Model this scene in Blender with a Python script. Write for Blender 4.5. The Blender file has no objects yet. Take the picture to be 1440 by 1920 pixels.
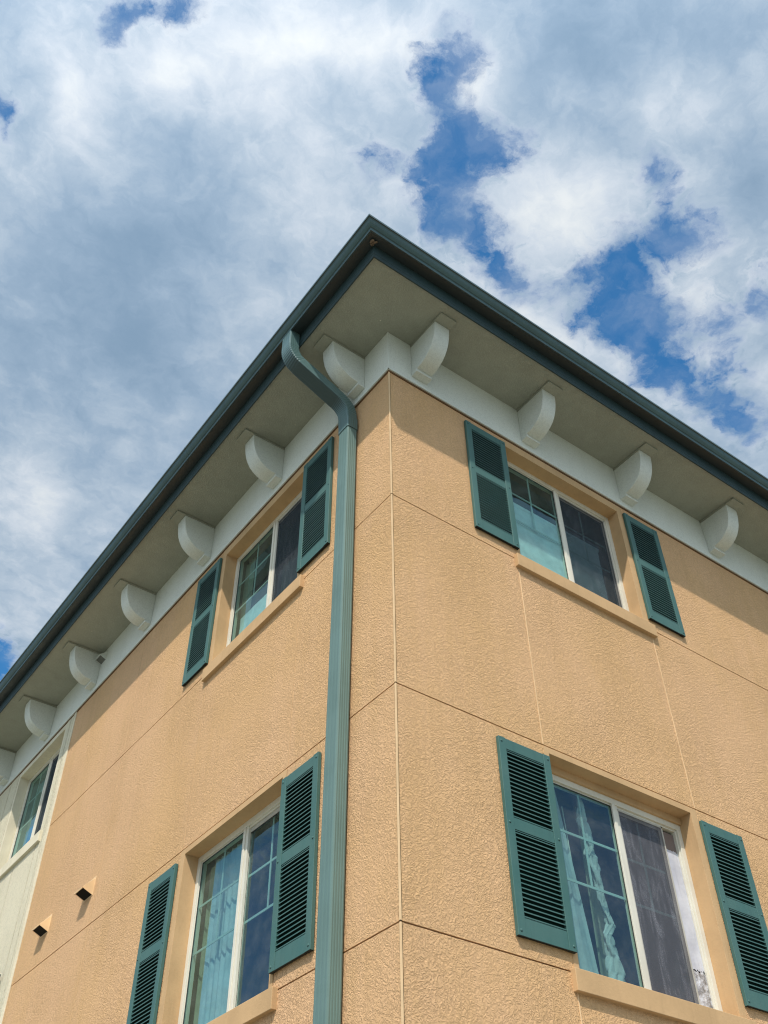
import bpy, bmesh, math, random
from mathutils import Matrix, Vector, noise as mnoise
random.seed(7)
S = bpy.context.scene
C = S.collection

# ------------------------------------------------------------------ helpers
def lin(r, g, b):
    f = lambda c: (c/255/12.92) if c/255 <= 0.04045 else ((c/255+0.055)/1.055)**2.4
    return (f(r), f(g), f(b), 1)

class MB:
    """collects boxes, prisms and sheets and links them as one mesh object"""
    def __init__(s): s.bm = bmesh.new(); s.smooth = False
    def quad(s, pts):
        vs = [s.bm.verts.new(p) for p in pts]; return s.bm.faces.new(vs)
    def box(s, a, b):
        x0, y0, z0 = a; x1, y1, z1 = b
        v = [s.bm.verts.new(p) for p in ((x0,y0,z0),(x1,y0,z0),(x1,y1,z0),(x0,y1,z0),(x0,y0,z1),(x1,y0,z1),(x1,y1,z1),(x0,y1,z1))]
        for f in ((0,3,2,1),(4,5,6,7),(0,1,5,4),(1,2,6,5),(2,3,7,6),(3,0,4,7)): s.bm.faces.new([v[i] for i in f])
        return v
    def sweep(s, rings, closed=True, caps=True):
        R = [[s.bm.verts.new(p) for p in r] for r in rings]
        n = len(R[0])
        for i in range(len(R)-1):
            for j in range(n if closed else n-1):
                k = (j+1) % n
                s.bm.faces.new((R[i][j], R[i][k], R[i+1][k], R[i+1][j]))
        if caps and closed:
            s.bm.faces.new(R[0][::-1]); s.bm.faces.new(R[-1])
    def build(s, name, m, parent=None, mat=None, bevel=0, smooth=False, recalc=True):
        if recalc: bmesh.ops.recalc_face_normals(s.bm, faces=s.bm.faces)
        me = bpy.data.meshes.new(name); s.bm.to_mesh(me); s.bm.free()
        me.materials.append(m)
        if smooth:
            for p in me.polygons: p.use_smooth = True
        o = bpy.data.objects.new(name, me); C.objects.link(o)
        if parent: o.parent = parent
        if mat: o.matrix_local = mat
        if bevel:
            b = o.modifiers.new('bevel', 'BEVEL'); b.width = bevel; b.segments = 2; b.limit_method = 'ANGLE'; b.angle_limit = 0.7
            me.polygons.foreach_set('use_smooth', [True]*len(me.polygons))
            b.harden_normals = True
        return o

def thing(name, label, cat, loc=(0, 0, 0), group=None):
    o = bpy.data.objects.new(name, None); C.objects.link(o); o.location = loc; o.empty_display_size = .1
    tag(o, label, cat, group); return o
def tag(o, label, cat, group=None):
    o['label'] = label; o['category'] = cat
    if group: o['group'] = group
def copy_tree(o, parent, mat):
    c = o.copy(); C.objects.link(c); c.parent = parent; c.matrix_local = mat
    for ch in list(o.children):
        d = ch.copy(); C.objects.link(d); d.parent = c
    return c

def face_mat(face, h, z, out=0.0):
    """local axes: x = to the right as seen from outside, y = up, z = out of the wall"""
    if face == 'R':
        m = Matrix(((1,0,0,h),(0,0,-1,-out),(0,1,0,z),(0,0,0,1)))
    else:
        m = Matrix(((0,0,-1,-out),(-1,0,0,h),(0,1,0,z),(0,0,0,1)))
    return m

# ------------------------------------------------------------------ materials
def mat(name):
    m = bpy.data.materials.new(name); m.use_nodes = True
    nt = m.node_tree; nt.nodes.clear()
    out = nt.nodes.new('ShaderNodeOutputMaterial')
    return m, nt, out
def N(nt, t, **k):
    n = nt.nodes.new(t)
    for a, b in k.items(): setattr(n, a, b)
    return n
def ins(n, **k):
    for a, b in k.items(): n.inputs[a.replace('_', ' ')].default_value = b
    return n
def mathn(nt, op, a, b=None, c=None, clamp=False):
    n = nt.nodes.new('ShaderNodeMath'); n.operation = op; n.use_clamp = clamp
    for i, x in enumerate((a, b, c)):
        if x is None: continue
        if isinstance(x, (int, float)): n.inputs[i].default_value = x
        else: nt.links.new(x, n.inputs[i])
    return n.outputs[0]
def mixc(nt, f, a, b, mode='MIX'):
    n = nt.nodes.new('ShaderNodeMix'); n.data_type = 'RGBA'; n.blend_type = mode
    for i, x in ((0, f), (6, a), (7, b)):
        if isinstance(x, (int, float, tuple)): n.inputs[i].default_value = x
        else: nt.links.new(x, n.inputs[i])
    return n.outputs[2]
def noise(nt, vec, scale, detail=3, rough=.5, dist=0):
    n = nt.nodes.new('ShaderNodeTexNoise'); n.inputs['Scale'].default_value = scale; n.inputs['Detail'].default_value = detail
    n.inputs['Roughness'].default_value = rough; n.inputs['Distortion'].default_value = dist
    if vec is not None: nt.links.new(vec, n.inputs['Vector'])
    return n
def ramp(nt, x, a, b, lo=0., hi=1.):
    n = nt.nodes.new('ShaderNodeMapRange'); n.interpolation_type = 'SMOOTHSTEP'
    nt.links.new(x, n.inputs[0]); n.inputs[1].default_value = a; n.inputs[2].default_value = b
    n.inputs[3].default_value = lo; n.inputs[4].default_value = hi; return n.outputs[0]

def stucco(name, col, col2, scale=48, depth=.006, strength=1.0, rough=.9, streak=.08):
    m, nt, out = mat(name)
    pos = N(nt, 'ShaderNodeNewGeometry').outputs['Position']
    mp = N(nt, 'ShaderNodeMapping'); nt.links.new(pos, mp.inputs[0]); mp.inputs['Scale'].default_value = (1, 1, .9)
    a = noise(nt, mp.outputs[0], scale, 2.5, .55, 1.6)
    v = N(nt, 'ShaderNodeTexVoronoi'); v.feature = 'SMOOTH_F1'; v.inputs['Scale'].default_value = scale*.75; v.inputs['Smoothness'].default_value = .35
    w = noise(nt, mp.outputs[0], scale*.5, 2, .5)
    wv = N(nt, 'ShaderNodeVectorMath'); wv.operation = 'MULTIPLY_ADD'
    nt.links.new(w.outputs['Color'], wv.inputs[0]); wv.inputs[1].default_value = (.05,)*3; nt.links.new(mp.outputs[0], wv.inputs[2])
    nt.links.new(wv.outputs[0], v.inputs['Vector'])
    # knocked-down top coat: plateaus with ragged edges
    pl = ramp(nt, a.outputs[0], .40, .60)
    h = mathn(nt, 'MULTIPLY_ADD', pl, .65, mathn(nt, 'MULTIPLY', v.outputs['Distance'], -.5))
    fine = noise(nt, pos, scale*6, 2, .6)
    h = mathn(nt, 'MULTIPLY_ADD', fine.outputs[0], .12, h)
    # patches troweled thicker and thinner
    patch = noise(nt, pos, 1.3, 3, .55)
    amp = ramp(nt, patch.outputs[0], .3, .72, .65, 1.15)
    h = mathn(nt, 'MULTIPLY', h, amp)
    bp = N(nt, 'ShaderNodeBump'); bp.inputs['Strength'].default_value = strength; bp.inputs['Distance'].default_value = depth
    nt.links.new(h, bp.inputs['Height'])
    # colour: broad weathering, thin rain streaks, dirt in the hollows
    big = noise(nt, pos, .55, 4, .6)
    sm = N(nt, 'ShaderNodeMapping'); nt.links.new(pos, sm.inputs[0]); sm.inputs['Scale'].default_value = (5, 5, .35)
    st = noise(nt, sm.outputs[0], 1.6, 4, .6)
    f = mathn(nt, 'MULTIPLY_ADD', big.outputs[0], .7, mathn(nt, 'MULTIPLY', st.outputs[0], .3))
    c = mixc(nt, ramp(nt, f, .35, .65), col, col2)
    c = mixc(nt, mathn(nt, 'MULTIPLY', ramp(nt, st.outputs[0], .5, .8), streak*2), c, tuple(x*.72 for x in col[:3])+(1,))
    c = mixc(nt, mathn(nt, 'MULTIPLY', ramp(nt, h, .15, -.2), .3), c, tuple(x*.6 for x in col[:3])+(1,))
    b = N(nt, 'ShaderNodeBsdfPrincipled'); nt.links.new(c, b.inputs['Base Color']); b.inputs['Roughness'].default_value = rough
    b.inputs['Specular IOR Level'].default_value = .25
    nt.links.new(bp.outputs[0], b.inputs['Normal']); nt.links.new(b.outputs[0], out.inputs[0])
    return m

def paint(name, col, col2=None, under=None, ua=-.75, ub=-.97, rough=.5, spec=.5, bump=.0006, scale=30, dirt=.25, metal=0, nscale=3, streak=True):
    m, nt, out = mat(name)
    col2 = col2 or tuple(x*.82 for x in col[:3])+(1,)
    pos = N(nt, 'ShaderNodeNewGeometry').outputs['Position']
    n1 = noise(nt, pos, nscale, 5, .6)
    c = mixc(nt, ramp(nt, n1.outputs[0], .35, .68), col, col2)
    mp = N(nt, 'ShaderNodeMapping'); nt.links.new(pos, mp.inputs[0]); mp.inputs['Scale'].default_value = (14, 14, 1.2) if streak else (4, 4, 4)
    n2 = noise(nt, mp.outputs[0], 2, 5, .65)
    c = mixc(nt, mathn(nt, 'MULTIPLY', ramp(nt, n2.outputs[0], .48, .75), dirt), c, tuple(x*.5 for x in col[:3])+(1,))
    if under:            # grime and painted-in shade darken faces that look down
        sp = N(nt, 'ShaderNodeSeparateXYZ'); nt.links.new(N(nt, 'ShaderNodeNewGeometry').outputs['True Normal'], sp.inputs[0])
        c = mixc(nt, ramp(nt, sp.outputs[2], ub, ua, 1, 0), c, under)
    n3 = noise(nt, pos, scale, 4, .6)
    bp = N(nt, 'ShaderNodeBump'); bp.inputs['Strength'].default_value = 1; bp.inputs['Distance'].default_value = bump
    nt.links.new(n3.outputs[0], bp.inputs['Height'])
    b = N(nt, 'ShaderNodeBsdfPrincipled'); nt.links.new(c, b.inputs['Base Color'])
    nt.links.new(ramp(nt, n1.outputs[0], .3, .7, rough*.85, min(1, rough*1.2)), b.inputs['Roughness'])
    b.inputs['Specular IOR Level'].default_value = spec; b.inputs['Metallic'].default_value = metal
    nt.links.new(bp.outputs[0], b.inputs['Normal']); nt.links.new(b.outputs[0], out.inputs[0])
    return m

def glass_mat(name, tint, refl=1.0):
    m, nt, out = mat(name)
    pos = N(nt, 'ShaderNodeNewGeometry').outputs['Position']
    n = noise(nt, pos, 2.2, 2, .5)
    bp = N(nt, 'ShaderNodeBump'); bp.inputs['Strength'].default_value = .5; bp.inputs['Distance'].default_value = .004
    nt.links.new(n.outputs[0], bp.inputs['Height'])
    gm = N(nt, 'ShaderNodeNewGeometry'); dp = N(nt, 'ShaderNodeVectorMath', operation='DOT_PRODUCT')
    nt.links.new(gm.outputs['Incoming'], dp.inputs[0]); nt.links.new(gm.outputs['Normal'], dp.inputs[1])
    sch = mathn(nt, 'POWER', mathn(nt, 'SUBTRACT', 1.0, mathn(nt, 'ABSOLUTE', dp.outputs['Value']), clamp=True), 5.0)
    f = mathn(nt, 'MULTIPLY_ADD', sch, 1.2*refl, .095*refl, clamp=True)      # both surfaces of the pane, from either side
    g = N(nt, 'ShaderNodeBsdfGlossy'); g.inputs['Roughness'].default_value = .015; g.inputs['Color'].default_value = (.50, .84, .90, 1)
    nt.links.new(bp.outputs[0], g.inputs['Normal'])
    t = N(nt, 'ShaderNodeBsdfTransparent'); t.inputs['Color'].default_value = tint
    mx = N(nt, 'ShaderNodeMixShader'); nt.links.new(f, mx.inputs[0]); nt.links.new(t.outputs[0], mx.inputs[1]); nt.links.new(g.outputs[0], mx.inputs[2])
    # faint dust film
    d = N(nt, 'ShaderNodeBsdfDiffuse'); d.inputs['Color'].default_value = (.5, .52, .5, 1)
    dn = noise(nt, pos, 6, 5, .65)
    m2 = N(nt, 'ShaderNodeMixShader'); nt.links.new(ramp(nt, dn.outputs[0], .35, .8, .035, .11), m2.inputs[0])
    nt.links.new(mx.outputs[0], m2.inputs[1]); nt.links.new(d.outputs[0], m2.inputs[2]); nt.links.new(m2.outputs[0], out.inputs[0])
    return m

def screen_mat(name, col, cover, streaks=0):
    m, nt, out = mat(name)
    pos = N(nt, 'ShaderNodeNewGeometry').outputs['Position']
    mp = N(nt, 'ShaderNodeMapping'); nt.links.new(pos, mp.inputs[0]); mp.inputs['Scale'].default_value = (9, 9, 2.2); mp.inputs['Rotation'].default_value = (0, .5, 0)
    n = noise(nt, mp.outputs[0], 1.5, 6, .7, .8)
    c = mixc(nt, ramp(nt, n.outputs[0], .42, .72, 0, streaks), col, (.42, .42, .46, 1))
    d = N(nt, 'ShaderNodeBsdfDiffuse'); nt.links.new(c, d.inputs[0])
    t = N(nt, 'ShaderNodeBsdfTransparent'); mx = N(nt, 'ShaderNodeMixShader')
    # the wire mesh is finer than a pixel: a weave of wires and holes, seen as partial cover
    n2 = noise(nt, pos, 260, 2, .6)
    nt.links.new(ramp(nt, n2.outputs[0], .3, .7, cover-.12, cover+.12), mx.inputs[0])
    nt.links.new(t.outputs[0], mx.inputs[1]); nt.links.new(d.outputs[0], mx.inputs[2]); nt.links.new(mx.outputs[0], out.inputs[0])
    return m

def cloth_mat(name, col, transl=.35, bump=.003):
    m, nt, out = mat(name)
    pos = N(nt, 'ShaderNodeNewGeometry').outputs['Position']
    n = noise(nt, pos, 7, 5, .65)
    c = mixc(nt, ramp(nt, n.outputs[0], .3, .7), col, tuple(x*.75 for x in col[:3])+(1,))
    bp = N(nt, 'ShaderNodeBump'); bp.inputs['Distance'].default_value = bump; nt.links.new(noise(nt, pos, 25, 4, .6).outputs[0], bp.inputs['Height'])
    d = N(nt, 'ShaderNodeBsdfDiffuse'); t = N(nt, 'ShaderNodeBsdfTranslucent'); mx = N(nt, 'ShaderNodeMixShader'); mx.inputs[0].default_value = transl
    for q in (d, t): nt.links.new(c, q.inputs['Color']); nt.links.new(bp.outputs[0], q.inputs['Normal'])
    nt.links.new(d.outputs[0], mx.inputs[1]); nt.links.new(t.outputs[0], mx.inputs[2]); nt.links.new(mx.outputs[0], out.inputs[0])
    return m

M = {}
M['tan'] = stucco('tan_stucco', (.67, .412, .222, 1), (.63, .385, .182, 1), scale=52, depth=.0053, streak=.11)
M['tan_smooth'] = paint('tan_smooth_render', (.56, .36, .185, 1), (.48, .31, .16, 1), rough=.85, spec=.2, bump=.0012, scale=70, dirt=.18)
M['bead'] = paint('corner_bead_paint', (.80, .55, .31, 1), rough=.8, spec=.2, dirt=.1)
M['groove'] = paint('groove_shadow_paint', (.17, .095, .05, 1), rough=.95, spec=.1)
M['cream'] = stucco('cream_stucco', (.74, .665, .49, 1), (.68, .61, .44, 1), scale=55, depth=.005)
M['cream_smooth'] = paint('cream_trim_paint', (.72, .645, .48, 1), (.64, .57, .42, 1), rough=.8, spec=.2, bump=.001, scale=60)
M['frieze'] = stucco('white_frieze_stucco', (.72, .735, .665, 1), (.68, .695, .625, 1), scale=80, depth=.0016, streak=.04)
M['bracket'] = stucco('white_bracket_stucco', (.70, .72, .66, 1), (.66, .68, .62, 1), scale=70, depth=.002, streak=.05)
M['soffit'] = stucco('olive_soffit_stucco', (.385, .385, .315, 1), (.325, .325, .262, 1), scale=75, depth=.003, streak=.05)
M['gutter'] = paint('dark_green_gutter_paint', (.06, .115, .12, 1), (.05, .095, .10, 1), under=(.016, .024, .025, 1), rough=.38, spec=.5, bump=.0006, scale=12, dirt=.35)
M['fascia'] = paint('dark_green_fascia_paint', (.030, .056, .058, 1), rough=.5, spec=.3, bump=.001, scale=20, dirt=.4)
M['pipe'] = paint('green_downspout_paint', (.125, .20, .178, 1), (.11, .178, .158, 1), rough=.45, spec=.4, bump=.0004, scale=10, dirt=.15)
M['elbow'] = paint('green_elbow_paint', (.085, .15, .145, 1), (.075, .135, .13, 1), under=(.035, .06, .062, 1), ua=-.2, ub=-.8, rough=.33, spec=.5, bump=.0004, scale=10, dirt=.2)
M['shutter'] = paint('green_shutter_vinyl', (.050, .128, .112, 1), (.066, .142, .126, 1), under=(.002, .006, .006, 1), ua=-.3, ub=-.65, rough=.5, spec=.35, bump=.0005, scale=60, dirt=.2)  # shade under the slats is painted into downward faces
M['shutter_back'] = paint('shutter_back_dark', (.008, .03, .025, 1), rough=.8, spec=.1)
M['frame'] = paint('white_vinyl_frame', (.70, .66, .55, 1), (.62, .58, .48, 1), rough=.45, spec=.4, bump=.0004, dirt=.2)
M['sash'] = paint('grey_sash_vinyl', (.50, .47, .40, 1), rough=.5, spec=.4, dirt=.25)
M['muntin'] = paint('pale_muntin', (.55, .60, .54, 1), rough=.5, spec=.3, dirt=.1)
M['gasket'] = paint('black_gasket', (.02, .02, .022, 1), rough=.6)
M['glass'] = glass_mat('tinted_glass', (.56, .76, .74, 1))
M['glass_dark'] = glass_mat('tinted_glass_behind_screen', (.45, .60, .62, 1), .6)
M['screen'] = screen_mat('insect_screen', (.05, .06, .07, 1), .55, .12)
M['screen_sun'] = screen_mat('dusty_screen_lit_copy', (.125, .125, .14, 1), .56, .40)  # lit copy of insect_screen: sunlight put into a lighter grey
M['room'] = paint('interior_paint', (.14, .16, .15, 1), rough=.9, spec=.1)
M['sheer'] = cloth_mat('sheer_curtain', (.62, .67, .67, 1), .15)
M['drape'] = cloth_mat('olive_drape', (.42, .42, .30, 1), .15)
M['board'] = cloth_mat('pale_board', (.90, .93, .90, 1), .1, .001)
M['blueboard'] = cloth_mat('blue_board', (.10, .38, .75, 1), .2, .001)
M['plastic'] = cloth_mat('twisted_sheet_cloth', (.70, .70, .66, 1), .15, .006)
M['foil'] = paint('taped_paper', (.62, .62, .66, 1), (.45, .45, .5, 1), rough=.4, spec=.6, bump=.004, scale=18, dirt=.3)
M['tornfoil'] = paint('torn_foil', (.65, .65, .68, 1), (.12, .10, .09, 1), rough=.3, spec=.8, bump=.02, scale=14, dirt=.9, nscale=22, streak=False)
M['card'] = paint('brown_card', (.20, .15, .13, 1), rough=.8)
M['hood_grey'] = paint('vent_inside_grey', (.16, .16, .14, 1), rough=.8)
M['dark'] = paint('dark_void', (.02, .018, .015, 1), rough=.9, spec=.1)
M['hood'] = paint('vent_hood_tan', (.80, .56, .31, 1), rough=.6, spec=.3, dirt=.15)
M['hood_white'] = paint('vent_hood_white', (.75, .78, .72, 1), rough=.6, spec=.3, dirt=.25)
M['nest'] = paint('nest_mud', (.22, .15, .10, 1), (.10, .07, .05, 1), rough=.95, spec=.1, bump=.004, scale=120, nscale=60)
M['roof'] = paint('roof_shingle', (.10, .09, .08, 1), rough=.95, spec=.1, bump=.01, scale=25)
M['conduit'] = paint('dark_conduit', (.035, .035, .035, 1), rough=.5)

# ------------------------------------------------------------------ measures
ZF0, ZF1 = 8.136, 8.635            # frieze
Z1, Z2, Z3 = 6.70, 5.08, 3.65      # horizontal joints
A0, A1 = 1.198, 2.665              # window surround, measured from the corner
O0, O1 = 1.24, 2.60                # clear opening
LX, LY = 12.0, 14.0
YC = 6.05                          # where the cream section starts
G = .0045                          # half a joint
UP = (6.74, 8.03); LO = (3.67, 5.03)

B = thing('apartment_building', 'three storey tan stucco apartment building with green shutters and white eave brackets', 'building')

# ------------------------------------------------------------------ walls
def rect_minus(r, holes):
    rs = [r]
    for h in holes:
        new = []
        for (a0, b0, a1, b1) in rs:
            c0, d0, c1, d1 = max(a0, h[0]), max(b0, h[1]), min(a1, h[2]), min(b1, h[3])
            if c0 >= c1 or d0 >= d1: new.append((a0, b0, a1, b1)); continue
            if a0 < c0: new.append((a0, b0, c0, b1))
            if c1 < a1: new.append((c1, b0, a1, b1))
            if b0 < d0: new.append((c0, b0, c1, d0))
            if d1 < b1: new.append((c0, d1, c1, b1))
        rs = new
    return rs
def fbox(mb, face, h0, z0, h1, z1, o0, o1):
    if face == 'R': mb.box((h0, -o1, z0), (h1, -o0, z1))
    else: mb.box((-o1, h0, z0), (-o0, h1, z1))
e = .012
def wall(face, cols, opens, L, material, name, h_start=0.0, rows=None):
    mb = MB()
    zs = rows if rows else [0, .9, Z3, Z2, Z1, ZF0-.012]
    for i in range(len(zs)-1):
        z0, z1 = zs[i]+(G if i else 0), zs[i+1]-G
        for j in range(len(cols)-1):
            h0, h1 = cols[j], cols[j+1]
            for r in rect_minus((h0, z0, h1, z1), opens): fbox(mb, face, *r, -.012, 0)
    return mb.build(name, material, B)
R_open = [(A0+.004, UP[0]-.1, A1-.004, ZF0), (A0+.004, LO[0]-.1, A1-.004, LO[1]+.03)]
L_open = [(A0+.004, UP[0]-.1, A1-.004, ZF0), (A0+.004, LO[0]-.1, A1-.004, LO[1]+.03)]
wall('R', [0, LX], R_open, LX, M['tan'], 'wall')
wall('L', [0, YC], L_open, LY, M['tan'], 'wall')
CO0, CO1 = 6.345, 7.705
C_open = [(CO0-.04, UP[0]-.1, CO1+.06, ZF0)]
w = MB()
gr = [YC+.045, YC+.155, 6.36, 6.985, 7.70, 8.045, 8.7, 9.35, 10.0, 10.7, 11.4, 12.1, LY]
for i in range(len(gr)-1):
    for r in rect_minus((gr[i]+.007, 0, gr[i+1]-.007, ZF0-.012), C_open): fbox(w, 'L', *r, -.012, .004)
o = w.build('wall', M['cream'], B); o['label'] = 'cream stucco wall section with vertical joints'
# backing behind the joints (thick wall, with the openings cut)
def backing(face, opens, L, h_start=0.012):
    mb = MB()
    for r in rect_minus((h_start, 0, L, 8.9), opens): fbox(mb, face, *r, -.20, -.011)
    return mb
x = .02
bo = [(O0-x, UP[0]-x, O1+x, UP[1]+x), (O0-x, LO[0]-x, O1+x, LO[1]+x)]
backing('R', bo, LX, .0125).build('wall_core', M['groove'], B)
backing('L', bo+[(CO0-x, UP[0]-x, CO1+x, UP[1]+.03+x)], LY, .2).build('wall_core', M['groove'], B)
m_ = MB(); m_.box((LX-.2, .2, 0), (LX, LY, 8.9)); m_.box((0.2, LY-.2, 0), (LX-.2, LY, 8.9)); m_.build('wall', M['tan'], B)
# smooth corner bead, thin window-line beads
m_ = MB()
m_.box((-.0035, -.0035, 0), (.006, .006, Z3-G)); 
for a, b in ((Z3, Z2), (Z2, Z1), (Z1, ZF0-.012)): m_.box((-.0035, -.0035, a+G), (.006, .006, b-G))
m_.build('corner_bead', M['bead'], B)
m_ = MB()
for h in (A0, A1):
    for a, b in ((0, Z3-.11), (LO[1]+.06, Z1-.10)):
        for (c, d) in ((a, min(b, Z2-G)), (Z2+G, b)) if b > Z2 else ((a, b),):
            if d > c: fbox(m_, 'R', h-.0035, c, h+.0035, d, 0.0, .003)
m_.build('score_bead', M['bead'], B)
m_ = MB()
for h in (A0, A1, 4.32):
    for a, b in ((0, Z3-.11), (Z2+G, Z1-.10)) if h < 4 else ((0, Z3-G), (Z3+G, Z2-G), (Z2+G, Z1-G), (Z1+G, ZF0-.02)):
        fbox(m_, 'L', h-.003, a, h+.003, b, 0.0, .0016)
m_.build('score_bead', M['tan_smooth'], B)
m_ = MB(); fbox(m_, 'L', YC+.002, 0, YC+.045, ZF0-.012, -.01, .010); m_.build('trim_strip', M['cream_smooth'], B, bevel=.003)
m_ = MB(); fbox(m_, 'L', YC+.062, 0, YC+.070, ZF0-.012, 0, .009); m_.build('trim_strip', M['cream_smooth'], B)

# ------------------------------------------------------------------ frieze, soffit, fascia, gutter, roof
def ring(mb, prof, closed=True):
    """sweep a profile (out, z) round the building corner, mitred"""
    rings = [[(-w_, LY, z) for w_, z in prof], [(-w_, -w_, z) for w_, z in prof], [(LX, -w_, z) for w_, z in prof]]
    mb.sweep(rings, closed, caps=closed)
m_ = MB(); ring(m_, [(-.012, ZF0), (.020, ZF0), (.020, ZF1), (-.012, ZF1)]); m_.build('frieze', M['frieze'], B)
m_ = MB(); ring(m_, [(-.012, ZF0-.0165), (.009, ZF0-.0165), (.009, ZF0-.001), (-.012, ZF0-.001)]); m_.build('frieze_trim', M['groove'], B)
m_ = MB(); m_.box((-.0225, -.0225, ZF0), (-.012, -.012, ZF1-.001)); m_.build('corner_bead', M['frieze'], B)
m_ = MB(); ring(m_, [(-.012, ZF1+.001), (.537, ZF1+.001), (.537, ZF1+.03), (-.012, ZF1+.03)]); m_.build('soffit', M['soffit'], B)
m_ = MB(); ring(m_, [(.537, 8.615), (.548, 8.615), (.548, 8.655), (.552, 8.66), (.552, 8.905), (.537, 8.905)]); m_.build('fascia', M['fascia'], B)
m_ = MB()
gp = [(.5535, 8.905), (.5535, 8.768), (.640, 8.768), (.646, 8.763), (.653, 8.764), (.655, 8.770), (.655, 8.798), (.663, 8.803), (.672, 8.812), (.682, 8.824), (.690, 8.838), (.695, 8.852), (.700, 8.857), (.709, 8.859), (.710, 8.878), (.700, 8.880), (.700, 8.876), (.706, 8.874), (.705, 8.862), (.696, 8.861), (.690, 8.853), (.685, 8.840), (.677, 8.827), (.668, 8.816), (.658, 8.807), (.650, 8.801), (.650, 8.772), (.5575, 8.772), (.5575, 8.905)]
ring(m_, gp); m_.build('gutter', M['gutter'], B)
m_ = MB()   # mitre cover strip and small hangers of the gutter
m_.sweep([[(-w_-.0018, -w_-.0018+d, z) for w_, z in gp[1:15]] for d in (0, .001)], closed=False)
m_.build('gutter_mitre', M['gutter'], B)
for face, h in (('R', 2.16), ('R', 5.2), ('L', 2.35), ('L', 5.4), ('L', 8.4)):      # lap joints between gutter lengths
    mb = MB(); k_ = .0016
    g2 = [(w_+k_, z-(k_ if z < 8.8 else 0)) for w_, z in gp[1:15]]
    mb.sweep([[(h+d, -w_, z) if face == 'R' else (-w_, h+d, z) for w_, z in g2] for d in (0, .012)], closed=False)
    mb.build('gutter_joint', M['gutter'], B, recalc=False)
m_ = MB()
e0, ze = -.60, 8.905
P0, P1, P2, P3 = (e0, e0, ze), (LX+.6, e0, ze), (LX+.6, LY+.6, ze), (e0, LY+.6, ze)
r0, r1 = (6.0, 6.0, ze+2.2), (6.0, 8.0, ze+2.2)
up = lambda p, d: (p[0], p[1], p[2]+d)
for q in ([P0, P1, r0], [P1, P2, r1, r0], [P2, P3, r1], [P3, P0, r0, r1], [P0, P3, P2, P1]): m_.quad([up(p, .002) for p in q])
m_.build('roof', M['roof'], B, recalc=True)

# ------------------------------------------------------------------ eave brackets
def make_bracket():
    W = .157
    prof = [(.0, 8.245), (.085, 8.247), (.13, 8.25), (.175, 8.268), (.225, 8.300), (.262, 8.338), (.290, 8.385), (.310, 8.435), (.323, 8.49), (.331, 8.545), (.336, 8.612), (.0, 8.612)]
    # smooth the curve
    mb = MB(); mb.sweep([[(x_, z-8, w_) for w_, z in prof] for x_ in (0, W)])
    br = mb.build('bracket', M['bracket'], B, bevel=.006)
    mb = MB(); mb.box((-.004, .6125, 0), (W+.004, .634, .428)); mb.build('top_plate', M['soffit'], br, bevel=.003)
    mb = MB(); mb.box((-.003, .212, 0), (W+.003, .2445, .072)); mb.build('end_block', M['bracket'], br, bevel=.005)
    return br
br0 = make_bracket()
first = True
for face, hs in (('R', [.222, 1.440, 2.678, 3.920, 5.16, 6.40, 7.64, 8.88, 10.1, 11.3]), ('L', [.31+.157, 1.605+.157, 2.918+.157, 4.205+.157, 5.545+.157, 6.865+.157, 8.17+.157, 9.48+.157, 10.79+.157, 12.1+.157])):
    for h in hs:
        mt = face_mat(face, h, 8.0, .0195)
        if first: br0.matrix_local = mt; first = False
        else: copy_tree(br0, B, mt)

# ------------------------------------------------------------------ shutters
def make_shutter(H):
    W, T = .436, .030
    mb = MB()
    sw = .058
    mb.box((0, 0, .004), (sw, H, T)); mb.box((W-sw, 0, .004), (W, H, T))
    rails = [(0.0, .105), (H*.505, H*.505+.075), (H-.078, H)]
    for a, b in rails: mb.box((sw-.001, a+.001, .006), (W-sw+.001, b-.001, T-.003))
    sh = mb.build('shutter', M['shutter'], B, bevel=.003)
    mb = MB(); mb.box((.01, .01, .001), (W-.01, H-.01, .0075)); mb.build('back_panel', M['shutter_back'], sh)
    for a, b in ((.105, H*.505), (H*.505+.075, H-.078)):
        mb = MB(); n = max(8, round((b-a)/.028)); pitch = (b-a)/n
        # thin inner frame moulding
        mb.box((sw, b-.006, .010), (W-sw, b, T-.006)); mb.box((sw, a, .010), (W-sw, a+.006, T-.006))
        for i in range(n):
            zc = a+pitch*(i+.5)
            y0, z0 = zc-.0095, .0262; y1, z1 = zc+.0025, .0085
            pr = [(y0, z0-.0015), (y0+.001, z0), (y0+.0080, z0), (y0+.0095, z0-.003), (y1+.0035, z1), (y1, z1), (y0+.003, z0-.006)]
            mb.sweep([[(x_, y_, z_) for y_, z_ in pr] for x_ in (sw-.002, W-sw+.002)])
        mb.build('louvre_panel', M['shutter'], sh)
    for sx in (.022, W-.022):
        for sy in (.03, H*.505+.037, H-.03):
            mb = MB(); bmesh.ops.create_uvsphere(mb.bm, u_segments=12, v_segments=6, radius=.009, matrix=Matrix.Translation((sx, sy, T)) @ Matrix.Diagonal((1, 1, .5, 1)))
            mb.build('screw', M['shutter'], sh, smooth=True)
    return sh
s0 = make_shutter(1.236)
first = True
for face, h, z in (('R', .777, 6.80), ('R', 2.668, 6.80), ('R', .777, 3.75), ('R', 2.668, 3.75), ('L', 1.213, 6.80), ('L', 3.108, 6.80), ('L', 1.216, 3.75), ('L', 3.130, 3.75)):
    mt = face_mat(face, h, z)
    if first: s0.matrix_local = mt; first = False
    else: copy_tree(s0, B, mt)

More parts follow.
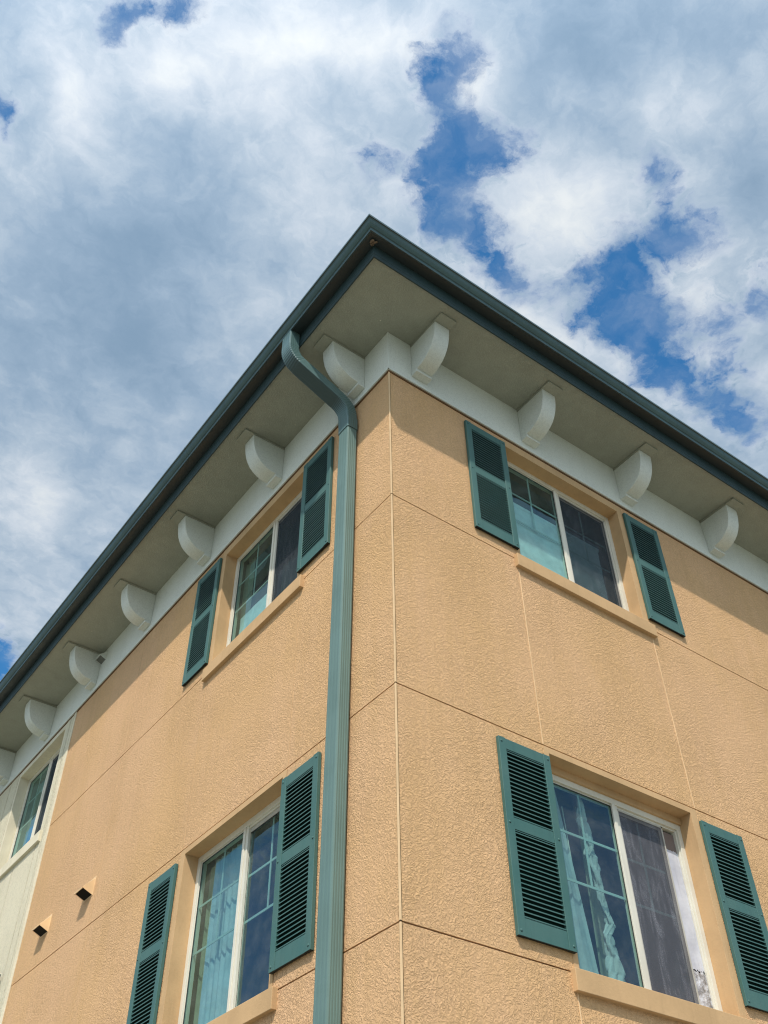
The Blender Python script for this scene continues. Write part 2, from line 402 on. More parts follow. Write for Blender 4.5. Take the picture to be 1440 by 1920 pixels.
# ------------------------------------------------------------------ windows
def window(face, h, z, H, smooth_m, screen=True, screen_m=None, grille_right=True, sash_open=0, label=None, top_band=.045, extra_head=0, bands=(.042, .065), sill_out=.035, gl=None):
    W = O1-O0
    mt = face_mat(face, h, z)
    fr = MB(); d0, d1 = -.165, -.112; fw = .042
    ht = H-extra_head
    for a, b in (((0, 0), (fw, ht)), ((W-fw, 0), (W, ht))): fr.box((a[0], a[1], d0), (b[0], b[1], d1))
    fr.box((fw, 0, d0), (W-fw, .05, d1-.001)); fr.box((fw, ht-fw, d0), (W-fw, ht, d1-.001))
    # stepped tracks of the frame
    fr.box((fw, .05, d0), (fw+.012, ht-fw, d1-.014)); fr.box((W-fw-.012, .05, d0), (W-fw, ht-fw, d1-.014))
    fr.box((fw+.012, ht-fw-.014, d0), (W-fw-.012, ht-fw, d1-.016))
    win = fr.build('window', M['frame'], B, mt, bevel=.002)
    if label: win['label'] = label
    if extra_head:
        mb = MB(); mb.box((0, ht, -.17), (W, H, -.095)); mb.build('head_panel', smooth_m, win, bevel=.002)
    # surround: flat smooth bands plus the reveal
    bl, brt = bands if face == 'R' else (bands[0], bands[1])
    mb = MB(); f = .003
    mb.box((-bl, -.10, -.17), (0, H+top_band, f)); mb.box((W, -.10, -.17), (W+brt, H+top_band, f))
    mb.box((0, H, -.17), (W, H+top_band, f)); mb.build('surround', smooth_m, win, bevel=.0015)
    mb = MB(); mb.box((-bl-.028, -.128, -.011), (W+.10, -.006, sill_out)); mb.box((0, -.05, -.17), (W, -.001, -.011))
    mb.build('sill', smooth_m, win, bevel=.004)
    # mullion (meeting stile)
    mb = MB(); mc = .700
    mb.box((mc-.034, .05, -.155), (mc-.004, ht-fw, -.1125)); mb.box((mc-.004, .05, -.155), (mc+.026, ht-fw, -.120))
    mb.build('mullion', M['frame'], win, bevel=.002)
    # fixed left light
    def light(name, x0, x1, y0, y1, o, grille, g):
        mb = MB(); mb.quad([(x0, y0, o), (x1, y0, o), (x1, y1, o), (x0, y1, o)]); pane = mb.build(name, g, win, recalc=False)
        mb = MB()
        for a, b in (((x0, y0), (x0+.006, y1)), ((x1-.006, y0), (x1, y1)), ((x0, y0), (x1, y0+.006)), ((x0, y1-.006), (x1, y1))): mb.box((a[0], a[1], o+.0025), (b[0], b[1], o+.006))
        mb.build('gasket', M['gasket'], win)
        if grille:
            mb = MB(); gy1, gy2 = y0+(y1-y0)*.47, y0+(y1-y0)*.735; mw = .008; xc = (x0+x1)/2+.01
            mb.box((x0, gy1-mw, o-.012), (x1, gy1+mw, o-.006)); mb.box((x0, gy2-mw, o-.012), (x1, gy2+mw, o-.006))
            mb.box((xc-mw, gy1+mw, o-.012), (xc+mw, gy2-mw, o-.0065)); mb.box((xc-mw, gy2+mw, o-.012), (xc+mw, y1, o-.0065))
            mb.build('muntins', M['muntin'], win)
    light('pane', fw+.012, mc-.034, .05, ht-fw-.014, -.130, True, gl or M['glass'])
    # sliding right sash
    xr = W-fw-.012-sash_open
    mb = MB(); sw = .03; a0, b0, a1, b1 = mc-.004, .052, xr, ht-fw-.016
    mb.box((a1-sw, b0, -.157), (a1, b1, -.137)); mb.box((a0, b0, -.157), (a1-sw, b0+sw, -.1372)); mb.box((a0, b1-sw, -.157), (a1-sw, b1, -.1372))
    mb.build('sash', M['sash'], win, bevel=.0015)
    light('pane', mc+.02, a1-sw, b0+sw, b1-sw, -.147, grille_right, M['glass_dark'] if screen else M['glass'])
    if screen:
        mb = MB(); xs = W-fw-.012-sash_open; mb.quad([(mc+.026, .052, -.128), (xs, .052, -.128), (xs, ht-fw-.016, -.128), (mc+.026, ht-fw-.016, -.128)]); sc = mb.build('screen', screen_m or M['screen'], win, recalc=False)
        mb = MB()
        X0, X1, Y0, Y1 = mc+.026, W-fw-.012-sash_open, .052, ht-fw-.016
        for a, b in (((X0, Y0), (X0+.012, Y1)), ((X1-.012, Y0), (X1, Y1)), ((X0, Y0), (X1, Y0+.012)), ((X0, Y1-.012), (X1, Y1))): mb.box((a[0], a[1], -.1295), (b[0], b[1], -.1255))
        mb.build('screen_frame', M['sash'], win)
    # room behind: walls, floor and ceiling seen through the glass
    mb = MB(); X0, X1, Y0, Y1, D = -.06, W+.06, -.10, H+.10, -1.0
    mb.quad([(X0, Y0, D), (X1, Y0, D), (X1, Y1, D), (X0, Y1, D)]); mb.quad([(X0, Y0, D), (X0, Y1, D), (X0, Y1, -.205), (X0, Y0, -.205)])
    mb.quad([(X1, Y0, D), (X1, Y1, D), (X1, Y1, -.205), (X1, Y0, -.205)]); mb.quad([(X0, Y1, D), (X1, Y1, D), (X1, Y1, -.205), (X0, Y1, -.205)])
    mb.quad([(X0, Y0, D), (X1, Y0, D), (X1, Y0, -.205), (X0, Y0, -.205)])
    mb.build('interior', M['room'], win, recalc=False)
    return win
HU, HL = UP[1]-UP[0], LO[1]-LO[0]
window('R', O0, UP[0], HU, M['tan_smooth'], screen_m=M['screen'], top_band=ZF0-.020-UP[1], label='upper window beside the corner, pale board behind the lower panes')
window('R', O0, LO[0], HL, M['tan_smooth'], screen_m=M['screen_sun'], sash_open=.135, extra_head=.05, label='lower window with twisted white cloth behind the glass and a dusty screen')
window('L', O1, UP[0], HU, M['tan_smooth'], screen_m=M['screen'], top_band=ZF0-.020-UP[1], bands=(.065, .042), grille_right=False, label='upper window with dark insect screen behind the downspout')
window('L', O1+.01, LO[0], HL, M['tan_smooth'], screen=False, bands=(.065, .042), label='lower window with sheer teal curtain and no screen')
window('L', CO1, UP[0], HU+.02, M['cream_smooth'], screen_m=M['screen'], top_band=ZF0-.020-UP[1]-.02, bands=(.05, .045), label='cream framed window at the left end')

# ------------------------------------------------------------------ things behind the glass
def on_face(face, h, z): return face_mat(face, h, z)
def curtain(name, label, cat, face, h, z, x0, x1, y0, y1, o, m, folds=5, amp=.02, taper=None, group=None):
    mb = MB(); nx, ny = 60, 14; rows = []
    for j in range(ny+1):
        t = j/ny; y = y0+(y1-y0)*t; r = []
        for i in range(nx+1):
            s = i/nx; xe = x1 if taper is None else x1+(taper-x1)*(1-t)
            x = x0+(xe-x0)*s
            r.append((x, y, o+amp*math.sin(s*folds*2*math.pi+.6*math.sin(t*3)+s*3)+amp*.4*math.sin(s*folds*4.7*math.pi+1)))
        rows.append(r)
    mb.sweep(rows, closed=False)
    ob = mb.build(name, m, None, on_face(face, h, z), smooth=True, recalc=False)
    tag(ob, label, cat, group); return ob
# lower right window
curtain('curtain', 'white sheer curtain at the left edge of the lower right window', 'curtain', 'R', O0, LO[0], .03, .20, .03, 1.30, -.185, M['sheer'], 2.5, .007, taper=.37)
curtain('curtain', 'narrow teal curtain edge right of the twisted cloth in the lower right window', 'curtain', 'R', O0, LO[0], .50, .58, .03, 1.27, -.30, M['drape'], 1, .008, taper=.66)
mb = MB(); rings = []
path = [(.435, 1.27), (.45, 1.20), (.432, 1.10), (.455, 1.02), (.47, .93), (.455, .86), (.475, .78), (.50, .68), (.50, .58), (.525, .50), (.545, .44), (.50, .37), (.50, .31), (.52, .24), (.515, .14), (.49, .04)]
rad = [.014, .022, .034, .030, .026, .038, .034, .026, .022, .020, .030, .026, .030, .038, .046, .056]
K = 150
def interp(arr, u):
    i = min(int(u), len(arr)-2); f = u-i; f = f*f*(3-2*f)
    if isinstance(arr[0], tuple): return tuple(a+(b-a)*f for a, b in zip(arr[i], arr[i+1]))
    return arr[i]+(arr[i+1]-arr[i])*f
for k in range(K+1):
    u = k/K*(len(path)-1); (px_, py_), rr = interp(path, u), interp(rad, u)
    r = []
    for j in range(28):
        a = j/28*2*math.pi
        q = rr*1.15*(1+.33*math.sin(3*a+k*.22)+.18*math.sin(7*a-k*.35)+.35*mnoise.noise(Vector((math.cos(a)*1.6, math.sin(a)*1.6, k*.09))))
        r.append((px_+q*math.cos(a), py_, -.192+.5*q*math.sin(a)))
    rings.append(r)
mb.sweep(rings)
tw = mb.build('twisted_cloth', M['plastic'], None, on_face('R', O0, LO[0]), smooth=True); tag(tw, 'twisted white cloth hanging behind the glass of the lower right window', 'cloth')
mb = MB(); bmesh.ops.create_cone(mb.bm, cap_ends=True, segments=10, radius1=.004, radius2=.004, depth=.62, matrix=Matrix.Translation((.30, .86, -.215)) @ Matrix.Rotation(math.pi/2, 4, 'X') @ Matrix.Rotation(.05, 4, 'Y'))
wd = mb.build('blind_wand', M['frame'], None, on_face('R', O0, LO[0]), smooth=True); tag(wd, 'thin white blind wand hanging beside the curtain in the lower right window', 'blind wand')
# taped paper strip in the gap of the sash
W_ = O1-O0
def sheet(name, label, cat, face, h, z, x0, x1, y0, y1, o, m, rag=0, tilt=0):
    mb = MB(); nx, ny = 16, 40; rows = []
    for j in range(ny+1):
        r = []
        for i in range(nx+1):
            x = x0+(x1-x0)*i/nx; y = y0+(y1-y0)*j/ny
            if j == 0: y += rag*mnoise.noise(Vector((i*.7, 3, 1)))
            if j == ny: y += rag*mnoise.noise(Vector((i*.5, 9, 1)))+tilt*i/nx
            r.append((x+(rag*.12*mnoise.noise(Vector((j*.6, i*.1, 5))) if i in (0, nx) else 0), y, o+.004*mnoise.noise(Vector((x*9, y*9, z)))))
        rows.append(r)
    mb.sweep(rows, closed=False)
    ob = mb.build(name, m, None, on_face(face, h, z), smooth=True, recalc=False); tag(ob, label, cat); return ob
xg0, xg1 = W_-.042-.012-.133, W_-.056
sheet('taped_paper', 'grey white paper strip taped in the gap of the lower right window', 'paper', 'R', O0, LO[0], xg0, xg1, .30, 1.10, -.142, M['foil'], rag=.02)
sheet('brown_card', 'brown card above the taped paper in the lower right window', 'card', 'R', O0, LO[0], xg0, xg1, 1.08, 1.235, -.146, M['card'])
sheet('torn_foil', 'crumpled torn foil at the bottom right of the lower right window', 'foil', 'R', O0, LO[0], xg0, xg1, .055, .29, -.140, M['tornfoil'], rag=.05)
# lower left window
curtain('curtain', 'olive drape edge at the left of the lower left window', 'curtain', 'L', O1, LO[0], .02, .16, .03, 1.30, -.22, M['drape'], 2, .01)
curtain('curtain', 'sheer white curtain filling the left pane of the lower left window', 'curtain', 'L', O1, LO[0], .14, .66, .03, 1.30, -.19, M['sheer'], 6.5, .008)
# upper left window
curtain('curtain', 'olive drape at the left of the upper left window', 'curtain', 'L', O1, UP[0], .02, .18, .03, 1.25, -.22, M['drape'], 3, .01)
curtain('curtain', 'sheer olive drape behind the muntins of the upper left window', 'curtain', 'L', O1, UP[0], .24, .60, .03, 1.25, -.50, M['drape'], 5, .018)
sheet('window_board', 'pale board standing in the lower part of the upper left window', 'board', 'L', O1, UP[0], .14, .66, .05, .488, -.155, M['board'])
# upper right window
sheet('window_board', 'pale board covering the lower half of the upper right window', 'board', 'R', O0, UP[0], .04, 1.16, .05, .80, -.155, M['board'])
mb = MB(); mb.box((.03, .80, -.19), (1.18, .835, -.152)); ob = mb.build('window_board_rail', M['board'], None, on_face('R', O0, UP[0]), bevel=.003); tag(ob, 'narrow pale rail on top of the board in the upper right window', 'rail')
# cream window
sheet('window_board', 'blue board in the lower part of the cream framed window', 'board', 'L', CO1, UP[0], .30, .66, .05, .50, -.155, M['blueboard'])
curtain('curtain', 'olive drape at the left of the cream framed window', 'curtain', 'L', CO1, UP[0], .02, .30, .03, 1.25, -.24, M['drape'], 4, .01)

# ------------------------------------------------------------------ downspout
def pipe_profile(a, b, rib=.0015, n=4):
    pts = []; ch = .012
    # front and back faces carry shallow flutes, the narrow sides deeper ribs
    def side(p, q, nrm, n, dep):
        out = [p]
        for i in range(n):
            for f_, d in ((i+.22, 0), (i+.38, dep), (i+.62, dep), (i+.78, 0)):
                t = f_/n
                out.append((p[0]+(q[0]-p[0])*t-nrm[0]*d, p[1]+(q[1]-p[1])*t-nrm[1]*d))
        out.append(q); return out
    pts += side((-a+ch, b), (a-ch, b), (0, 1), 3, .0010)
    pts += [(a-ch*.3, b-ch*.3)]
    pts += side((a, b-ch), (a, -b+ch), (1, 0), n, rib)
    pts += [(a-ch*.3, -b+ch*.3)]
    pts += side((a-ch, -b), (-a+ch, -b), (0, -1), 3, .0010)
    pts += [(-a+ch*.3, -b+ch*.3)]
    pts += side((-a, -b+ch), (-a, b-ch), (-1, 0), n, rib)
    pts += [(-a+ch*.3, b-ch*.3)]
    return pts
def fillet(P, r, n=14):
    out = [(P[0], False)]
    for i in range(1, len(P)-1):
        p, a, b = P[i], (P[i-1]-P[i]).normalized(), (P[i+1]-P[i]).normalized()
        s, t = p+a*r, p+b*r
        for k in range(n+1):
            u = k/n; out.append(((s*(1-u)*(1-u)+p*2*u*(1-u)+t*u*u), 0 < k < n))
    out.append((P[-1], False)); return out
def sweep_pipe(mb, path, prof, crimp=.0, scale=1.0):
    rings = []
    n = len(path)
    for i, (p, bend) in enumerate(path):
        T = (path[min(i+1, n-1)][0]-path[max(i-1, 0)][0]).normalized()
        Yv = Vector((0, -1, 0)); A = (Yv-T*Yv.dot(T)).normalized(); Bv = T.cross(A)      # A towards -y, Bv outward
        s = scale*(1-(crimp if bend and i % 2 else 0))
        rings.append([p+A*x*s+Bv*y*s for x, y in prof])
    mb.sweep(rings)
XP = -.0625
ye = lambda z: .4875+(7.5-z)*.0135
pt = lambda z: Vector((XP, ye(z), z))
mb = MB(); sweep_pipe(mb, [(pt(7.86), False), (pt(5.0), False), (pt(0.12), False)], pipe_profile(.0665, .0465, .0011))
ds = mb.build('downspout', M['pipe'], B, bevel=.0)
mb = MB()
Pp = [Vector((-.603, .592, 8.775)), Vector((-.603, .590, 8.475)), Vector((XP-.004, .497, 8.085)), pt(7.785)]
sweep_pipe(mb, fillet(Pp, .12, 22), pipe_profile(.0700, .0510, .0006), crimp=.028)
el = mb.build('elbow', M['elbow'], ds)
mb = MB(); sweep_pipe(mb, [(pt(7.90), False), (pt(7.84), False), (pt(7.775), False)], pipe_profile(.0715, .0515, .001)); mb.build('collar', M['elbow'], ds)
mb = MB(); mb.box((-.020, ye(2.2)-.10, 2.2), (-.0005, ye(2.2)+.10, 2.24)); mb.box((-.116, ye(2.2)-.075, 2.2), (-.012, ye(2.2)-.0695, 2.24)); mb.box((-.116, ye(2.2)+.0695, 2.2), (-.012, ye(2.2)+.075, 2.24)); mb.box((-.118, ye(2.2)-.075, 2.2), (-.1125, ye(2.2)+.075, 2.24))
mb.build('strap', M['pipe'], ds)

# ------------------------------------------------------------------ vent hoods
def hood(h, z, W, H, D, m, inner='dark'):
    """wedge hood: closed sides and sloping front, open below"""
    mb = MB(); t = .004
    A_, Bf, Cw = (H, 0.0), (.045, D), (0.0, 0.0)      # (up, out)
    for x0, x1 in ((0, t), (W-t, W)):
        mb.sweep([[(x, a, b) for a, b in (A_, Bf, Cw)] for x in (x0, x1)])
    mb.sweep([[(x, a, b) for a, b in (A_, Bf, (Bf[0]-.012, Bf[1]), (Bf[0]-.012, Bf[1]-t), (A_[0]-.02, .0))] for x in (t, W-t)])
    ob = mb.build('vent_hood', m, B, face_mat('L', h, z), bevel=.001)
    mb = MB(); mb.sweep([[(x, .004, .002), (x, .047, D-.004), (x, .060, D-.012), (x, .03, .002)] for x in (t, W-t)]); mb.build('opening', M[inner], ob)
    mb = MB(); mb.box((-.012, -.006, 0), (W+.012, H+.012, .0025)); mb.build('flange', m, ob)
hood(4.55, 5.36, .168, .155, .105, M['hood'])
hood(5.51, 5.36, .168, .150, .100, M['hood'])
hb = MB(); hood(5.535, 8.465, .13, .14, .105, M['hood_white'], 'hood_grey')
mb = MB(); bmesh.ops.create_cone(mb.bm, cap_ends=True, segments=16, radius1=.020, radius2=.020, depth=.45, matrix=Matrix.Translation((-.045, 6.60, 5.265)) @ Matrix.Rotation(math.pi/2, 4, 'X'))
bmesh.ops.create_uvsphere(mb.bm, u_segments=16, v_segments=8, radius=.020, matrix=Matrix.Translation((-.045, 6.375, 5.265)))
mb.build('conduit_stub', M['conduit'], B, smooth=True)
# small sprinkler / screw dots under the eave
for q in ((-.14, -.08, ZF1-.003), (-.31, 5.22, ZF1-.003), (-.10, 1.30, ZF1-.003)): mb = MB(); bmesh.ops.create_uvsphere(mb.bm, u_segments=8, v_segments=6, radius=.006, matrix=Matrix.Translation(q)); mb.build('screw', M['frame'], B)

# ------------------------------------------------------------------ wasp nest in the gutter corner
mb = MB()
for k in range(9):
    c_ = Vector((-.575+random.uniform(-.02, .02), -.575+random.uniform(-.02, .02), 8.755+random.uniform(-.012, .008)))
    bmesh.ops.create_icosphere(mb.bm, subdivisions=2, radius=random.uniform(.009, .018), matrix=Matrix.Translation(c_) @ Matrix.Diagonal((1, 1, .7, 1)))
for v_ in mb.bm.verts: v_.co += Vector([mnoise.noise(v_.co*80+Vector((i*7, 0, 0)))*.006 for i in range(3)])
ns = mb.build('wasp_nest', M['nest'], None, smooth=True); tag(ns, 'small brown mud nest under the gutter corner', 'nest')

# ------------------------------------------------------------------ ground
m, nt, out = mat('lawn_and_dry_grass')
pos = N(nt, 'ShaderNodeNewGeometry').outputs['Position']
c = mixc(nt, ramp(nt, noise(nt, pos, .3, 6, .6).outputs[0], .35, .65), (.14, .155, .11, 1), (.19, .19, .15, 1))
b = N(nt, 'ShaderNodeBsdfPrincipled'); nt.links.new(c, b.inputs['Base Color']); b.inputs['Roughness'].default_value = .95; nt.links.new(b.outputs[0], out.inputs[0])
mb = MB(); mb.quad([(-600, -600, 0), (600, -600, 0), (600, 600, 0), (-600, 600, 0)]); g = mb.build('ground', m); g['kind'] = 'structure'
M['concrete'] = paint('path_concrete', (.40, .39, .36, 1), rough=.9, spec=.1, nscale=.7)
mb = MB(); mb.box((-3.6, -3.9, -.05), (12, -1.6, .03)); mb.box((-3.6, -1.6, -.05), (-1.6, 14, .0301)); g = mb.build('path', M['concrete']); g['kind'] = 'structure'

# ------------------------------------------------------------------ sun and sky
sd = Vector((-.5637, -.510, 1.0)).normalized()
sun = bpy.data.lights.new('sun', 'SUN'); sun.energy = 4.3; sun.angle = math.radians(.6); sun.color = (1.0, .94, .85)
so = bpy.data.objects.new('sun', sun); C.objects.link(so); so.rotation_euler = sd.to_track_quat('Z', 'Y').to_euler()

HOLES = [(0.2895, 0.2632, 3.0643, 0.0398, 0.0376, 1.1), (0.2975, 0.3026, 1.0475, 0.0374, 0.0242, 1.0), (0.369, 0.3124, 2.6229, 0.0558, 0.043, 1.3), (0.374, 0.3714, 0.978, 0.0612, 0.0433, 1.1), (0.3304, 0.3622, 2.14, 0.0419, 0.0225, 0.7), (0.2879, 0.3895, 0.9449, 0.0264, 0.0224, 0.55), (0.4458, 0.4027, -3.061, 0.0518, 0.0374, 1.0), (0.5001, 0.4144, 3.1238, 0.0538, 0.026, 0.9), (0.386, 0.4095, 0.7089, 0.0293, 0.0263, 0.7), (0.5894, 0.3108, 2.3005, 0.0641, 0.0461, 1.1), (0.6263, 0.3675, 2.9911, 0.0728, 0.0601, 1.25), (0.7026, 0.3832, 0.5221, 0.0746, 0.0533, 1.2), (0.6203, 0.2552, -2.9711, 0.0486, 0.0369, 0.85), (0.5416, 0.2304, 0.4199, 0.0486, 0.0213, 0.65), (0.8021, 0.3978, 3.1361, 0.0823, 0.0321, 1.0), (0.8908, 0.3936, -3.0607, 0.0709, 0.036, 1.0), (0.7492, 0.251, 0.5894, 0.057, 0.0268, 0.8), (0.7272, 0.3081, 0.3734, 0.0485, 0.0356, 0.6), (0.467, 0.3506, 2.9195, 0.0362, 0.0316, 0.1), (0.5525, 0.372, 2.5799, 0.0371, 0.0211, 0.45), (0.8051, 0.3488, 0.1502, 0.0463, 0.0357, 0.6), (0.0233, 0.3912, 2.4922, 0.06, 0.0187, 0.95), (0.0086, 0.4285, 1.3097, 0.0226, 0.0157, 0.8), (0.0549, 0.3769, 2.227, 0.0231, 0.0186, 0.6), (-0.0518, 0.571, 1.2777, 0.0312, 0.0143, 0.9), (0.293, 1.4686, 1.2579, 0.0929, 0.0382, 1.3),
 (-1.4, 2.2, .4, 1.0, .8, 1.6), (2.0, -1.6, -.7, 1.1, .75, 1.6), (-.5, .55, .4, .35, .3, 1.1), (.55, -.6, .2, .4, .28, 1.0)]  # gaps out of view, added for the sky the panes reflect
BRIGHT = [(0.1606, 0.3418, 2.497, 0.2167, 0.0949, 0.9), (0.0794, 0.439, 2.413, 0.0901, 0.057, 0.7), (-0.0032, 0.5189, 0.9085, 0.1022, 0.0609, 0.55), (0.4914, 0.3169, 2.7327, 0.1129, 0.0879, 0.95), (0.5625, 0.437, -3.1395, 0.0996, 0.0475, 0.7), (0.3292, 0.2697, 2.6005, 0.0642, 0.0476, 0.5), (0.5098, 0.1577, 3.0874, 0.0819, 0.0655, 0.45), (0.6894, 0.308, 0.667, 0.1133, 0.0487, 0.5), (0.1851, 1.059, 1.2471, 0.1386, 0.0639, 0.7), (0.28, 1.2898, 1.7696, 0.1312, 0.1033, 0.6), (0.2288, 0.4472, 1.8979, 0.0805, 0.0759, 0.3), (0.3211, 0.1822, 2.547, 0.0759, 0.038, -0.2), (0.3987, 0.1678, 2.6664, 0.1208, 0.0841, -0.7), (0.1158, 0.6063, 2.3996, 0.1949, 0.1214, -0.6), (0.1894, 0.7556, 2.1003, 0.242, 0.1974, -0.75), (0.6269, 0.1645, 0.5954, 0.1264, 0.0599, -0.6), (0.0485, 0.7737, 1.6893, 0.1454, 0.1114, -0.3), (0.3979, 0.8555, 1.3882, 0.1618, 0.1418, -0.4), (0.4958, 0.0784, 2.7447, 0.0849, 0.057, -0.25), (0.2309, 0.272, 2.5312, 0.1022, 0.0782, 0.3), (0.3005, 0.4718, 2.4587, 0.0705, 0.0582, 0.25), (0.3309, 0.2883, 2.5799, 0.0378, 0.0271, 0.5), (0.3392, 0.3967, 2.5251, 0.0516, 0.0308, 0.5), (0.4244, 0.4479, 2.8603, 0.0368, 0.0343, 0.6), (0.6046, 0.4446, -3.0867, 0.074, 0.0414, 0.4), (0.7464, 0.4651, -3.1055, 0.0984, 0.0445, 0.4)]
W = bpy.data.worlds.new('World'); S.world = W; W.use_nodes = True
nt = W.node_tree; nt.nodes.clear()
wo = N(nt, 'ShaderNodeOutputWorld')
tc = N(nt, 'ShaderNodeTexCoord').outputs['Generated']
sx = N(nt, 'ShaderNodeSeparateXYZ'); nt.links.new(tc, sx.inputs[0])
dz = mathn(nt, 'MAXIMUM', sx.outputs[2], .06)
cx = N(nt, 'ShaderNodeCombineXYZ')                       # point of the cloud deck this direction looks at
nt.links.new(mathn(nt, 'DIVIDE', sx.outputs[0], dz), cx.inputs[0]); nt.links.new(mathn(nt, 'DIVIDE', sx.outputs[1], dz), cx.inputs[1])
deck = cx.outputs[0]
def warp(vec, scale, amt, detail=4, rough=.6):
    n = noise(nt, deck, scale, detail, rough)
    s = N(nt, 'ShaderNodeVectorMath', operation='SUBTRACT'); nt.links.new(n.outputs['Color'], s.inputs[0]); s.inputs[1].default_value = (.5, .5, .5)
    a = N(nt, 'ShaderNodeVectorMath', operation='MULTIPLY_ADD'); nt.links.new(s.outputs[0], a.inputs[0]); a.inputs[1].default_value = (amt, amt, 0); nt.links.new(vec, a.inputs[2])
    return a.outputs[0]
wv = warp(deck, 14, .07, 6, .62)
wb = warp(deck, 6, .10, 4, .55)
def blobs(lst, vec, grow=1.0, t='QUADRATIC_SPHERE'):
    acc = None
    for (u, v, th, a, b_, w_) in lst:
        mp = N(nt, 'ShaderNodeMapping'); mp.vector_type = 'TEXTURE'; nt.links.new(vec, mp.inputs[0])
        mp.inputs['Location'].default_value = (u, v, 0); mp.inputs['Rotation'].default_value = (0, 0, th); mp.inputs['Scale'].default_value = (a*grow, b_*grow, 1)
        gd = N(nt, 'ShaderNodeTexGradient'); gd.gradient_type = t; nt.links.new(mp.outputs[0], gd.inputs[0])
        acc = mathn(nt, 'MULTIPLY', gd.outputs['Fac'], w_) if acc is None else mathn(nt, 'MULTIPLY_ADD', gd.outputs['Fac'], w_, acc)
    return acc
hol = blobs(HOLES, wv, 1.28, 'SPHERICAL')
near = ramp(nt, hol, .0, .5)
f1 = noise(nt, deck, 11, 8, .60, .25).outputs[0]
f2 = noise(nt, wv, 34, 7, .66, .2).outputs[0]
rag = mathn(nt, 'ADD', mathn(nt, 'MULTIPLY', mathn(nt, 'SUBTRACT', f1, .5), 1.9), mathn(nt, 'MULTIPLY', mathn(nt, 'SUBTRACT', f2, .5), 2.1))
hol = mathn(nt, 'ADD', hol, mathn(nt, 'MULTIPLY', rag, ramp(nt, hol, .0, .35, .15, 1.0)))
blue = ramp(nt, hol, .05, 1.02)
blue = mathn(nt, 'MULTIPLY', blue, ramp(nt, noise(nt, wv, 9, 6, .6, .4).outputs[0], .35, .62, 1.0, .80))      # thin veil inside the gaps
# cloud brightness
br = blobs(BRIGHT, wb, 1.25, 'QUADRATIC_SPHERE')
b1 = noise(nt, deck, 5, 8, .55, .3).outputs[0]
b2 = noise(nt, wv, 15, 9, .6, .3).outputs[0]
lum = mathn(nt, 'ADD', br, mathn(nt, 'MULTIPLY', mathn(nt, 'SUBTRACT', b1, .54), 1.15))
lum = mathn(nt, 'ADD', lum, mathn(nt, 'MULTIPLY', mathn(nt, 'SUBTRACT', b2, .50), 1.2))
lum = mathn(nt, 'ADD', lum, mathn(nt, 'MULTIPLY', mathn(nt, 'MULTIPLY', mathn(nt, 'SUBTRACT', f2, .47), 2.6), mathn(nt, 'MULTIPLY_ADD', near, .8, .2)))
edge = mathn(nt, 'MULTIPLY', ramp(nt, hol, -.15, .45), .22)         # thin cloud near the gaps glows
lum = mathn(nt, 'ADD', lum, edge)
cr = N(nt, 'ShaderNodeValToRGB'); nt.links.new(ramp(nt, lum, -1.02, 1.12), cr.inputs[0])
el_ = cr.color_ramp.elements
el_[0].position = 0; el_[0].color = lin(138, 166, 193); el_[1].position = 1; el_[1].color = lin(243, 248, 250)
for p_, c_ in ((.25, (160, 184, 208)), (.5, (186, 204, 222)), (.75, (215, 226, 238))):
    q = el_.new(p_); q.color = lin(*c_)
sky = N(nt, 'ShaderNodeTexSky'); sky.sky_type = 'NISHITA'; sky.sun_disc = False
sky.sun_elevation = math.asin(sd.z); sky.sun_rotation = math.atan2(sd.x, sd.y); sky.air_density = 1.0; sky.dust_density = .4; sky.ozone_density = 2.0
bg1 = N(nt, 'ShaderNodeBackground'); bg1.inputs[1].default_value = .10
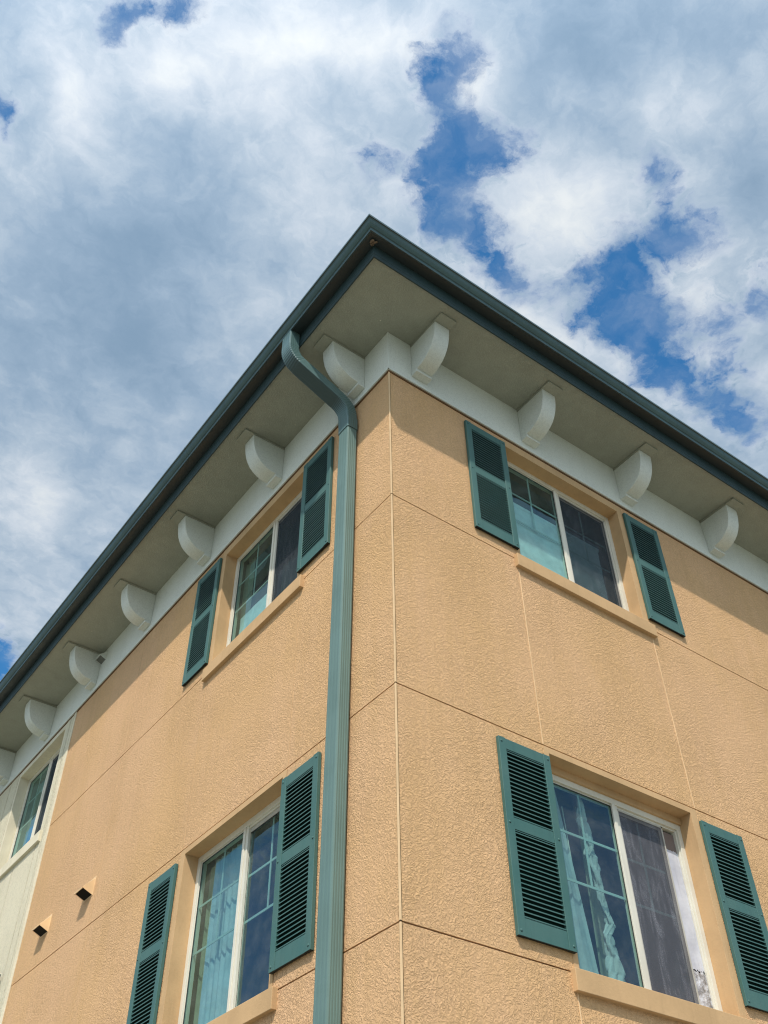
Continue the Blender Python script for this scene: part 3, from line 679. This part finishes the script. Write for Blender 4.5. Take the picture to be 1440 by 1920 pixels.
ts = N(nt, 'ShaderNodeVectorMath', operation='MULTIPLY'); nt.links.new(sky.outputs[0], ts.inputs[0]); ts.inputs[1].default_value = (.56, 1.44, 1.85)
nt.links.new(ts.outputs[0], bg1.inputs[0])
bg2 = N(nt, 'ShaderNodeBackground'); nt.links.new(cr.outputs[0], bg2.inputs[0])
dt = N(nt, 'ShaderNodeVectorMath', operation='DOT_PRODUCT'); nt.links.new(tc, dt.inputs[0]); dt.inputs[1].default_value = tuple(sd)
nt.links.new(mathn(nt, 'MULTIPLY_ADD', mathn(nt, 'POWER', mathn(nt, 'MAXIMUM', dt.outputs['Value'], 0.0), 4.0), 2.2, .90), bg2.inputs[1])   # clouds brightened towards the sun, added to lift ambient on frieze and walls
mx = N(nt, 'ShaderNodeMixShader'); nt.links.new(blue, mx.inputs[0]); nt.links.new(bg2.outputs[0], mx.inputs[1]); nt.links.new(bg1.outputs[0], mx.inputs[2])
nt.links.new(mx.outputs[0], wo.inputs[0])

# ------------------------------------------------------------------ camera
pos = Vector((-3.02513925, -3.93930694, 1.59592159)); az, el, roll = .927007791, .780790615, -.0131717433
f = Vector((math.cos(el)*math.cos(az), math.cos(el)*math.sin(az), math.sin(el)))
r = Vector((math.sin(az), -math.cos(az), 0)); u = r.cross(f)
cr_, sr_ = math.cos(roll), math.sin(roll)
R2 = cr_*r+sr_*u; U2 = -sr_*r+cr_*u
cam = bpy.data.cameras.new('camera'); co = bpy.data.objects.new('camera', cam); C.objects.link(co)
co.matrix_world = Matrix(((R2.x, U2.x, -f.x, pos.x), (R2.y, U2.y, -f.y, pos.y), (R2.z, U2.z, -f.z, pos.z), (0, 0, 0, 1)))
cam.sensor_fit = 'HORIZONTAL'; cam.sensor_width = 36; cam.lens = 36*1872.50916/1440; cam.clip_end = 2000; cam.clip_start = .05
S.camera = co
S.cycles.filter_width = 1.15; S.render.filter_size = 1.15
S.view_settings.view_transform = 'Standard'; S.view_settings.look = 'None'; S.view_settings.exposure = 0; S.view_settings.gamma = 1
S.cycles.transparent_max_bounces = 16; S.cycles.max_bounces = 6; S.cycles.diffuse_bounces = 3; S.cycles.glossy_bounces = 3
